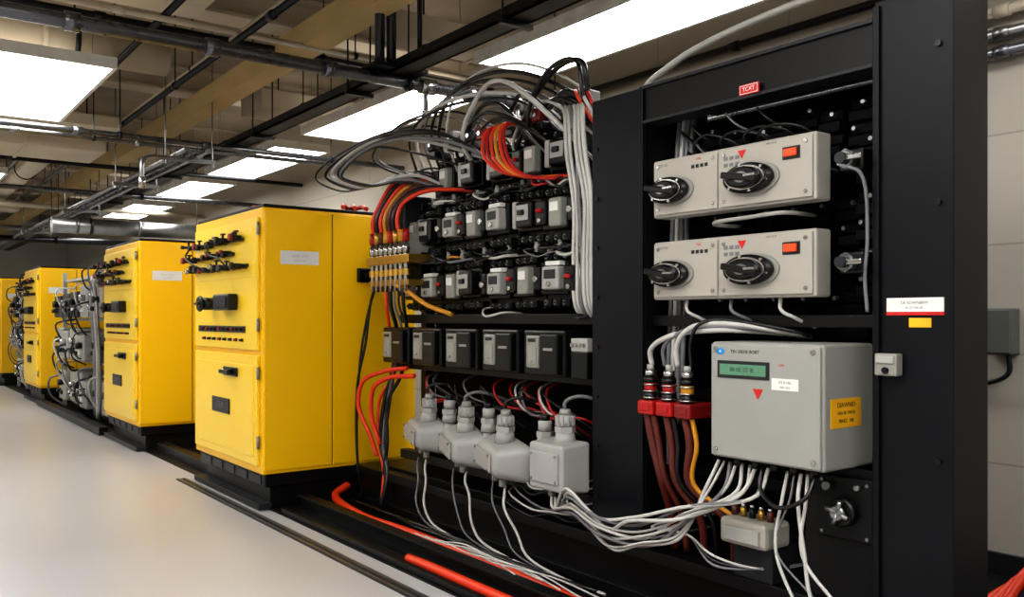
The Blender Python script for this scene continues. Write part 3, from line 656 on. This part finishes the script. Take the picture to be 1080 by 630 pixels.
textm('lettering', 'TIH 20EHE BOBT', .019, TXT, lid, org, (bx-.0145, 2.25, 1.262))
textm('lettering', 'OEI', .014, REDL, lid, org, (bx-.0145, 2.075, 1.215))
b = MB(); b.box((bx-.016, 2.0, 1.12), (bx-.014, 2.12, 1.165), WHT); lb = b.obj('label_plate', lid, org)
textm('lettering', 'ITE II OEI', .014, INK, lb, org, (bx-.0165, 2.06, 1.15)); textm('lettering', 'MEII 1OH', .011, INK, lb, org, (bx-.0165, 2.06, 1.131))
b = MB(); y = 2.185; z = 1.10; b.poly([(bx-.0155, y+.025, z+.018), (bx-.0155, y-.025, z+.018), (bx-.0155, y, z-.024)], REDL); b.obj('warning_mark', lid, org)
b = MB(); b.box((bx+.04, ya-.002, .985), (bx+.24, ya, 1.095), YLB); yl = b.obj('warning_label', t, org)
textm('lettering', 'DIAWNIO', .026, TXT, yl, org, (bx+.14, ya-.0025, 1.07), '-Y'); textm('lettering', 'HEA IIE TWOE', .018, TXT, yl, org, (bx+.14, ya-.0025, 1.04), '-Y'); textm('lettering', 'MIHEC  MIE', .02, TXT, yl, org, (bx+.14, ya-.0025, 1.01), '-Y')
b = MB(); b.box((3.18, 2.0, 1.0), (3.32, 2.3, 1.1), DGR, .004); b.obj('mounting_bracket', t, org)
for k in range(5):
    MB().cyl((bx+.06, ya+.08+k*.09, za-.035), (bx+.06, ya+.08+k*.09, za+.004), .018, BLK2, 12).obj('cable_gland', t, org)
b = MB(); b.box((2.955, 1.68, 1.19), (3.0, 1.765, 1.27), FACE, .006); b.box((2.948, 1.688, 1.235), (2.955, 1.757, 1.262), LGR, .003); b.cyl((2.955, 1.72, 1.21), (2.945, 1.72, 1.21), .012, BLK2, 10)
tag(b.obj('relay', None, (2.97, 1.72, 1.19)), 'small pale grey relay screwed to the black post', 'relay')

def busc(y, topm, lab, bm_=RED):
    x = 2.93; org = (x, y, .95)
    t = thing('power_connector', org, lab, 'power connector', 'red power connectors')
    b = MB(); b.box((x-.04, y-.048, .955), (x+.14, y+.048, 1.02), bm_, .01); b.box((x-.045, y-.03, .975), (x-.04, y+.03, 1.0), bm_, .002); b.obj('base', t, org)
    b = MB(); b.cyl((x, y, 1.02), (x, y, 1.06), .034, BLK2, 16, bev=.004); b.cyl((x, y, 1.06), (x, y, 1.1), .029, topm, 16); b.cyl((x, y, 1.1), (x, y, 1.13), .034, BLK2, 16, bev=.004)
    for k in range(3): b.cyl((x, y, 1.03+.03*k), (x, y, 1.036+.03*k), .037, MET, 16)
    b.obj('barrel', t, org)
    b = MB(); b.cyl((x, y, 1.13), (x, y, 1.16), .026, MET, 12); b.cyl((x, y, 1.16), (x, y, 1.185), .016, LGR, 12); b.obj('cap', t, org)
    return t
for y, m, l, bm_ in ((2.86, RED, 'red and black power connector with silver cap', RED), (2.745, RED, 'red and black power connector with silver cap', RED), (2.635, YCB, 'dark-red power connector with yellow band', RED2)):
    busc(y, m, l, bm_)
MB().box((3.05, 2.5, .97), (3.12, 2.96, 1.01), BLK, .004).obj('connector_rail', fr, forg)
for k, y in enumerate((2.88, 2.84, 2.76, 2.72, 2.65, 2.61)):
    m = (BRN, BRN, BRN, BCB, BRN, YCB)[k]
    cable('power_cable', [(2.93, y, .96), (2.94, y-.02, .84), (2.97, y-.05+.015*k, .66), (3.05, y-.03-.03*k, .5), (3.1, y-.02-.03*k, .31)], (.02, .015, .018, .012, .018, .011)[k], m, 'thick '+CN[m.name]+' power cable dropping from a red connector', 'connector drop cables')
org = (3.0, 2.33, .42); t = thing('relay', org, 'beige relay base with small coloured coils on top', 'relay')
b = MB(); b.box((2.93, 2.22, .45), (3.1, 2.46, .56), PNL, .02); b.box((2.92, 2.25, .47), (2.93, 2.43, .53), LGR, .003); b.box((3.0, 2.24, .30), (3.3, 2.44, .45), DGR, .006); b.obj('base', t, org)
for k in range(5):
    b = MB(); y = 2.25+.045*k; b.cyl((3.0, y, .56), (3.0, y, .60), .014, (BRN, BRS, BLK2, BRS, BRN)[k], 12); b.cyl((3.0, y, .60), (3.0, y, .615), .010, MET, 10); b.obj('coil', t, org)
org = (3.0, 1.88, .5); t = thing('power_socket', org, 'round metal socket with a star handle on a black plate', 'power socket')
b = MB(); b.box((3.02, 1.81, .55), (3.05, 2.04, .79), BLK, .006); b.obj('plate', t, org)
for y in (1.83, 2.02):
    for z in (.57, .77): MB().cyl((3.02, y, z), (3.013, y, z), .007, CHR, 8).obj('screw', t, org)
b = MB(); b.cyl((3.02, 1.92, .66), (2.98, 1.92, .66), .055, BLK2, 24, bev=.005); b.cyl((2.98, 1.92, .66), (2.955, 1.92, .66), .03, CHR, 16, bev=.004)
for k in range(4):
    a = k*math.pi/2+.3; b.cyl((2.965, 1.92, .66), (2.96, 1.92+math.cos(a)*.05, .66+math.sin(a)*.05), .010, CHR, 10)
b.obj('star_handle', t, org)
for y, z, r in ((1.99, .75, .016), (1.86, .76, .010)): MB().cyl((3.02, y, z), (2.99, y, z), r, CHR, 12).obj('stud', t, org)

# ------------------------------------------------------------------ cables in the bay
for k in range(4):
    y = 2.925-.03*k
    b = MB(); b.tube([(3.2, y, 2.36), (3.18, y, 2.2), (3.14, y-.01, 1.9), (3.14, y, 1.5), (3.12, y, 1.2), (3.1, y-.02, .7+.1*k)], .012, (GCB, WCB, GCB, GCB)[k])
    tag(b.obj('cable', None, (3.2, y, 2.36)), 'pale cable running vertically beside the post', 'cable', 'vertical bay cables')
cable('thick_white_cable', [(3.25, 3.1, 2.30), onx(680, 97, 3.2), onx(712, 66, 3.2), onx(760, 38, 3.2), onx(850, 0, 3.2), onx(930, -25, 3.2), (3.4, 1.2, 2.95), (4.2, 1.0, 2.9), (4.93, 1.1, 2.8)], .016, WCB, 'thick white cable arching over the rack top', 'overhead white cables', 8, 10)
cable('cable', [(2.9, 1.86, 1.96), (2.94, 1.81, 1.93), (2.97, 1.80, 1.7), (2.97, 1.81, 1.55), (2.97, 1.80, 1.42)], .007, GCB, 'thin grey cord hanging beside the panels', 'cords')
for k in range(4):
    m = (WCB, GCB, WCB, BCB)[k]
    cable('cable', [(2.94, 2.86-.08*k, 1.18), (2.92, 2.85-.08*k, 1.25+.01*k), (2.90, 2.7-.05*k, 1.32+.015*k), (2.95, 2.5, 1.345+.015*k), (3.05, 2.3-.05*k, 1.34), (3.2, 2.2, 1.32)], (.012, .009, .012, .008)[k], m, 'cable arching from the connectors to the grey box', 'connector top cables')
for k in range(4):
    y = 2.2+.12*k+U(-.03, .03)
    cable('cable', [(3.08, y+.1, 2.12), (2.99, y+.08, 2.16), (2.97, y, 2.18+U(0, .03)), (2.99, y-.12, 2.16), (3.08, y-.18, 2.1)], .006, BCB, 'thin black wire looping above the control panel', 'panel top wires')
for k in range(12):
    y = U(2.1, 2.85); z = U(2.05, 2.28)
    cable('wire', [(3.2, y, z), (3.06, y-.04, z+.03), (3.05, y-.12, z-.04), (3.22, y-.18, z-.08)], .005, random.choice((BCB, BCB, BCB, GCB)), 'thin wire in front of the terminal stacks', 'bay wires')
for k in range(3):
    y = 2.7-.25*k
    cable('cable', [(3.0, y, 1.48), (2.99, y-.01, 1.43), (3.02, y-.05, 1.40), (3.12, y-.08, 1.36)], .008, (WCB, GCB)[k % 2], 'pale cable leaving the underside of the control panel', 'panel underside cables')
for k in range(9):
    bnd = k//5; j = k % 5; q = U(-.025, .025); q2 = U(-.04, .04)
    e = (2.91, 2.44-.03*j-.16*bnd, .80)
    low = .34+.018*j+.09*bnd; xm = 2.79-.008*k
    sy = 3.42+.03*(k % 5)
    pts = [(2.90, sy, .47), (2.885, sy-.02, .42), (xm+.03, 3.25, low+.08+q), (xm+q, 3.0+q2, low-q), (xm-q, 2.76-q2, low+.035+q), (xm+.02, 2.56-.06*bnd+q, low+.13-q), (2.87, 2.46-.03*j-.16*bnd+q, .69), e]
    cable('signal_cable', pts, (.008, .006, .009, .007)[k % 4], (WCB, WCB, GCB, WCB, WCB)[k % 5], 'pale signal cable sweeping from junction box to grey box', 'sweeping signal cables', 8)
for k in range(4):
    q = (0, .05, -.03, .03)[k]
    cable('signal_cable', [(2.91, 2.10-.03*k, .80), (2.89, 2.11-.035*k, .7), (2.86, 2.12-.05*k+q, .5), (2.84, 2.03-.06*k-q, .34), (2.82, 1.88-.08*k, .18), (2.85, 1.65-.1*k, .05), (2.9, 1.35-.1*k, .03)], (.007, .0045, .008)[k % 3], (WCB, GCB, WCB)[k % 3], 'pale cable dropping from the grey box to the floor', 'box drop cables')
cable('cable', [(2.91, 2.22, .80), (2.87, 2.2, .72), (2.83, 2.08, .67), (2.85, 1.98, .72), (2.90, 1.97, .80)], .009, BCB, 'black cable looping under the grey box', 'box drop cables')
for k in range(3):
    cable('signal_cable', [(3.46, 2.9, .42-.03*k), (2.98, 2.9, .42-.03*k), (2.9, 2.6, .45), (2.88, 2.45, .40-.02*k), (2.98, 2.3, .36), (3.3, 2.2, .36)], .006, (WCB, BCB, GCB)[k], 'thin cable crossing the bay low down', 'low bay cables')
for k, (y, x) in enumerate(((4.0, 2.94), (4.12, 2.94), (4.46, 2.98), (4.6, 2.98), (5.0, 3.02), (5.1, 3.02))):
    cable('signal_cable', [(x, y, .46), (x-.01, y, .40), (x-.03, y-.05+U(-.03, .03), .33), (2.93, y-.12, .2), (2.93, y-.2, .10), (2.95, y-.45, .04), (2.96, y-.8, .03)], (.008, .006)[k % 2], (WCB, GCB)[k % 2], 'pale cable dropping from a junction box to the floor', 'junction drop cables')
for k in range(6):
    z = .36+.04*k
    cable('signal_cable', [(3.3, 4.2, z), (3.0, 4.1-.05*k, z), (2.96, 3.8, z-.05), (2.94, 3.6, z-.03*(k % 3)), (2.96, 3.45, z-.02), (3.06, 3.38, z), (3.4, 3.42, z+.05)], .006, (BCB, WCB, GCB)[k % 3], 'thin cable running low beside the post', 'low rack cables')
for k, (y, x, z) in enumerate(((3.48, 2.94, .93), (4.04, 2.97, .88), (4.5, 3.0, .88), (5.0, 3.03, .9))):
    cable('signal_cable', [(x, y, z-.02), (x, y, z+.03), (x+.05, y-.04, z+.06), (x+.2, y-.1, z+.02), (3.4, y-.12, .8)], .010, (GCB, BCB)[k % 2], 'cable curving out of a junction box gland', 'gland cables')
cable('orange_cable', [(3.0, 6.12, .12), (2.85, 6.02, .08), (2.78, 5.5, .036), (2.80, 4.8, .036), (2.80, 4.2, .036), (2.79, 3.6, .036), (2.76, 3.0, .036), (2.72, 2.4, .036), (2.72, 1.8, .036)], .029, ORG, 'thick orange-red cable lying on the trench floor', 'orange floor cables', 8, 14)
cable('orange_cable', [(2.51, 4.35, .03), (2.51, 4.1, .034), (2.51, 3.9, .034), (2.51, 3.5, .034), (2.51, 2.9, .034), (2.51, 2.2, .034)], .027, ORG, 'thick orange-red cable beside the low rail', 'orange floor cables', 8, 14)
for k in range(5):
    y0 = 4.5-.1*k
    cable('thin_white_wire', [(2.64+.01*k, y0, .125), (2.68+U(-.03, .03), y0-.2, .12), (2.70-.02*k, y0-.45, .14), (2.68+.015*k, y0-.75, .12), (2.66+U(-.05, .05), y0-1.0-.06*k, .115)], .0045, WCB, 'thin white wire trailing over the floor rail', 'loose white wires')
for k in range(3):
    cable('red_cable', [(4.2, 1.9+.05*k, .03), (4.4, 1.8+.03*k, .25-.05*k), (4.7, 1.5, .2-.04*k), (4.9, 1.0, .1)], .026, ORG, 'thick red cable lying by the block wall', 'red wall cables')
for k in range(4):
    cable('cable', [(2.92, 5.9-.4*k, .05), (2.96, 5.4-.4*k, .035), (2.90, 4.9-.35*k, .04), (2.95, 4.3-.35*k, .035)], .013, BCB, 'black cable lying in the trench', 'black trench cables')

# ------------------------------------------------------------------ brass terminal block and its cables
org = (3.0, 5.45, 1.72); t = thing('bus_adapter', org, 'horizontal brass and grey terminal block with cable lugs', 'bus adapter')
b = MB(); b.box((3.0, 5.2, 1.83), (3.35, 5.70, 1.98), GRY, .015); b.box((3.05, 5.36, 1.98), (3.3, 5.66, 2.26), DGR, .02); b.box((2.95, 5.12, 1.77), (3.3, 5.72, 1.83), BRS, .006); b.box((2.96, 5.14, 1.62), (3.1, 5.70, 1.66), BRS, .006); b.box((3.1, 5.2, 1.62), (3.16, 5.66, 1.85), BLK)
b.obj('housing', t, org)
for k in range(8):
    y = 5.18+.068*k; b = MB(); b.cyl((2.97, y, 1.58), (2.97, y, 1.98), .016, MET, 12); b.cyl((2.97, y, 1.69), (2.97, y, 1.73), .027, BRS, 6); b.cyl((2.97, y, 1.84), (2.97, y, 1.90), .024, MET, 12); b.cyl((2.97, y, 1.92), (2.97, y, 2.0), .023, (RED, YCB, BRS, RED, YCB, BRN, BRS, RED)[k], 12); b.obj('cable_lug', t, org)
for k in range(7):
    y = 5.3+.06*k
    m = (ORG, BCB, BRN, YCB, ORG, BCB, ORG)[k]
    cable('power_cable', [(2.98, y, 1.99), (2.97, y, 2.08), (3.0, y-.02, 2.18), (3.1, y-.12, 2.26+.02*k), (3.3, y-.3, 2.27+.02*k), (3.45, y-.5, 2.22)], .015, m, CN[m.name]+' power cable rising from the bus adapter', 'bus adapter cables')
for k in range(5):
    y = 5.22+.06*k; m = (BCB, BCB, GCB, BCB, ORG)[k]; w_ = U(-.05, .05)
    cable('power_cable', [(2.97, y, 1.6), (2.98, y+.01, 1.48), (3.06, y+.06+w_, 1.3), (3.06, 5.45+.03*k-w_, 1.0), (3.02, 5.48+.03*k+w_, .8), (3.0, 5.5+.03*k, .5), (3.0, 5.5+w_, .3), (2.95, 5.5, .05)], (.013, .008, .009, .016, .012)[k], m, CN[m.name]+' power cable hanging beside the yellow cabinet', 'hanging bundle')
cable('orange_cable', [(3.05, 5.3, 1.05), (2.98, 5.5, 1.02), (2.93, 5.74, .93), (2.93, 5.80, .75), (2.97, 5.7, .55), (3.0, 5.65, .4)], .016, ORG, 'orange-red cable looping beside the bundle', 'hanging bundle', 8, 10)
cable('orange_cable', [(3.05, 5.2, 1.0), (2.96, 5.4, .98), (2.92, 5.55, .90), (2.93, 5.6, .7), (2.97, 5.55, .5)], .016, ORG, 'orange-red cable looping beside the bundle', 'hanging bundle', 8, 10)
cable('yellow_cable', [(2.97, 5.3, 1.62), (2.99, 5.15, 1.56), (3.0, 4.95, 1.48), (3.06, 4.75, 1.42)], .016, YCB, 'yellow cable slanting from the bus adapter', 'bus adapter cables')
for k in range(2):
    cable('cable', [(2.97, 5.60+.03*k, 1.62), (3.0, 5.75, 1.5), (3.0, 5.88-.05*k, 1.2), (2.96, 5.88, .8+.1*k), (2.95, 5.85, .3), (3.0, 5.85, .05)], .010, BCB, 'thin black cable hanging by the yellow cabinet', 'hanging bundle')

# ------------------------------------------------------------------ cables above the contactors
mats_ = [BCB, GCB, BCB, WCB, BCB, BCB, GCB]
for k in range(13):
    c = Vector((U(3.08, 3.3), U(4.0, 5.2), U(2.48, 2.6))); m = mats_[k % 7]; L = U(.6, 1.15); h = U(.06, .22)
    pts = [(3.4, c.y+.05, 2.3), (c.x+.05, c.y+.03, c.z-.05), (c.x, c.y-L*.25, c.z+h), (c.x-U(0, .1), c.y-L*.6, c.z+h*.9), (c.x, max(3.5, c.y-L*.95), c.z-.08), (3.4, max(3.45, c.y-L), 2.28)]
    cable('cable', pts, random.choice((.009, .012, .015)), m, CN[m.name]+' cable arching above the contactors', 'overhead cable arches', 8)
for k in range(8):
    far = 5.75+.17*(k % 6)+U(-.1, .12); top = 2.52+.03*k; x = 2.88+.035*k; m = (BCB, GCB, BCB, WCB, BCB)[k % 5]
    lowz = 2.34+.015*k
    cable('cable', [(3.35, U(4.4, 4.9), 2.35), (x+.15, 5.1+U(-.3, .1), top), (x, (5.1+far)/2, top+.06), (x-.05, far, (top+lowz)/2), (x+.05, far-.25, lowz), (x+.15, 5.35+U(-.1, .1), lowz), (3.35, 5.1, 2.25)], random.choice((.008, .010, .012)), m, CN[m.name]+' cable looping out over the yellow cabinet', 'overhead cable loops', 9)
for k in range(6):
    m = (BCB, WCB, GCB, BCB)[k % 4]; y0 = 5.3-.1*k; pk = 2.76+.025*k
    cable('cable', [(3.3, y0+.25, 2.4), (3.18, y0+.2, 2.65), (3.1, y0-.1, pk), (3.12, y0-.65, pk+.02), (3.2, y0-1.1, 2.7), (3.3, max(3.5, y0-1.4), 2.45)], (.010, .013, .008)[k % 3], m, CN[m.name]+' cable arching high above the contactors', 'overhead cable loops', 9)
for k in range(6):
    m = (ORG, RED, ORG, YCB, ORG, RED)[k]
    cable('red_cable', [(3.4, 4.35-.05*k, 2.60), (3.1, 4.4-.04*k, 2.55), (3.03, 4.36-.05*k, 2.40-.01*k), (3.03, 4.22-.05*k, 2.28-.012*k), (3.08, 4.0-.05*k, 2.21-.008*k), (3.15, 3.75, 2.19), (3.35, 3.6, 2.18)], .010, m, CN[m.name]+' cable curving over the upper contactors', 'red upper cables', 8)
for k in range(3):
    m = (ORG, WCB, RED)[k]
    cable('red_cable', [(3.4, 3.9-.05*k, 2.62), (3.2, 3.7-.04*k, 2.66), (3.08, 3.52-.04*k, 2.55), (3.2, 3.42, 2.3)], .010, m, CN[m.name]+' cable dropping beside the black post', 'post side cables')
for k in range(6):
    y = 3.37+.042*k; m = (WCB, WCB, WCB, GCB, WCB, WCB)[k]; x = 3.02+.012*k; q = U(-.02, .02)
    cable('thick_white_cable', [(3.5, 3.80+.05*k, 2.48), (3.25, 3.68+.04*k, 2.56+.01*k), (x+.03, y+.10, 2.50), (x, y+.04+q, 2.3), (x, y-q*.5, 2.0), (x+.01, y+q*.5, 1.7), (x+.02, y, 1.46), (x+.10, y+.01, 1.39), (3.35, y+.03, 1.38)], (.013, .010, .012)[k % 3], m, CN[m.name]+' cable hanging in a bundle beside the post', 'riser cables beside the post', 8)
for k in range(36):
    y = random.uniform(3.6, 5.3); z = random.choice((2.17, 1.80, 1.44, 1.78, 2.17))
    m = random.choice((BCB, GCB, BCB, WCB, BCB, BCB, YCB if k % 7 == 0 else BCB, RED if k % 4 == 0 else BCB))
    L = U(.12, .35)
    cable('wire', [(3.22, y, z+.03), (3.12+U(-.04, .03), y-.03, z+U(-.03, .03)), (3.07+U(-.02, .05), y-L*.5, z-U(.0, .05)), (3.12, y-L*.9, z-.01), (3.3, y-L, z+U(-.03, .03))], random.choice((.005, .007, .010)), m, 'thin '+CN[m.name]+' wire linking contactors', 'contactor wires', 5, 6)
for k in range(22):
    y = random.uniform(3.5, 5.4); m = random.choice((BCB, GCB, BCB, RED, WCB, BCB))
    cable('wire', [(3.3, y, 1.03), (3.15, y-.03, .98), (3.12, y-.15, .9+U(-.08, .06)), (3.2, y-.3, .84), (3.4, y-.35, .7)], .007, m, 'thin '+CN[m.name]+' wire hanging under the meter shelf', 'under-shelf wires')

org = (4.92, 2.2, 1.2); t = thing('wall_box', org, 'small grey electrical box on the block wall', 'electrical box')
MB().box((4.90, 2.14, 1.2), (5.0, 2.28, 1.45), WBX, .01).obj('housing', t, org)
MB().box((4.89, 2.15, 1.21), (4.90, 2.27, 1.44), WBX, .003).obj('lid', t, org)
b = MB(); b.tube([(4.95, 2.18, 1.2), (4.95, 2.18, 1.1), (4.95, 2.3, 1.04), (4.95, 2.6, 1.03), (4.95, 3.2, 1.03)], .014, DCD); b.obj('conduit', t, org)

# ------------------------------------------------------------------ camera and world
cd = bpy.data.cameras.new('camera'); co = bpy.data.objects.new('camera', cd); COL.objects.link(co)
co.location = (0, 0, CAMH); co.rotation_euler = (math.pi/2, 0, -YAW)
cd.sensor_width = 36; cd.lens = F/1080*36; cd.shift_y = 20/1080; cd.clip_start = .05
scene.camera = co
w = bpy.data.worlds.new('world'); scene.world = w; w.use_nodes = True
w.node_tree.nodes['Background'].inputs[0].default_value = (.5, .5, .5, 1); w.node_tree.nodes['Background'].inputs[1].default_value = .1
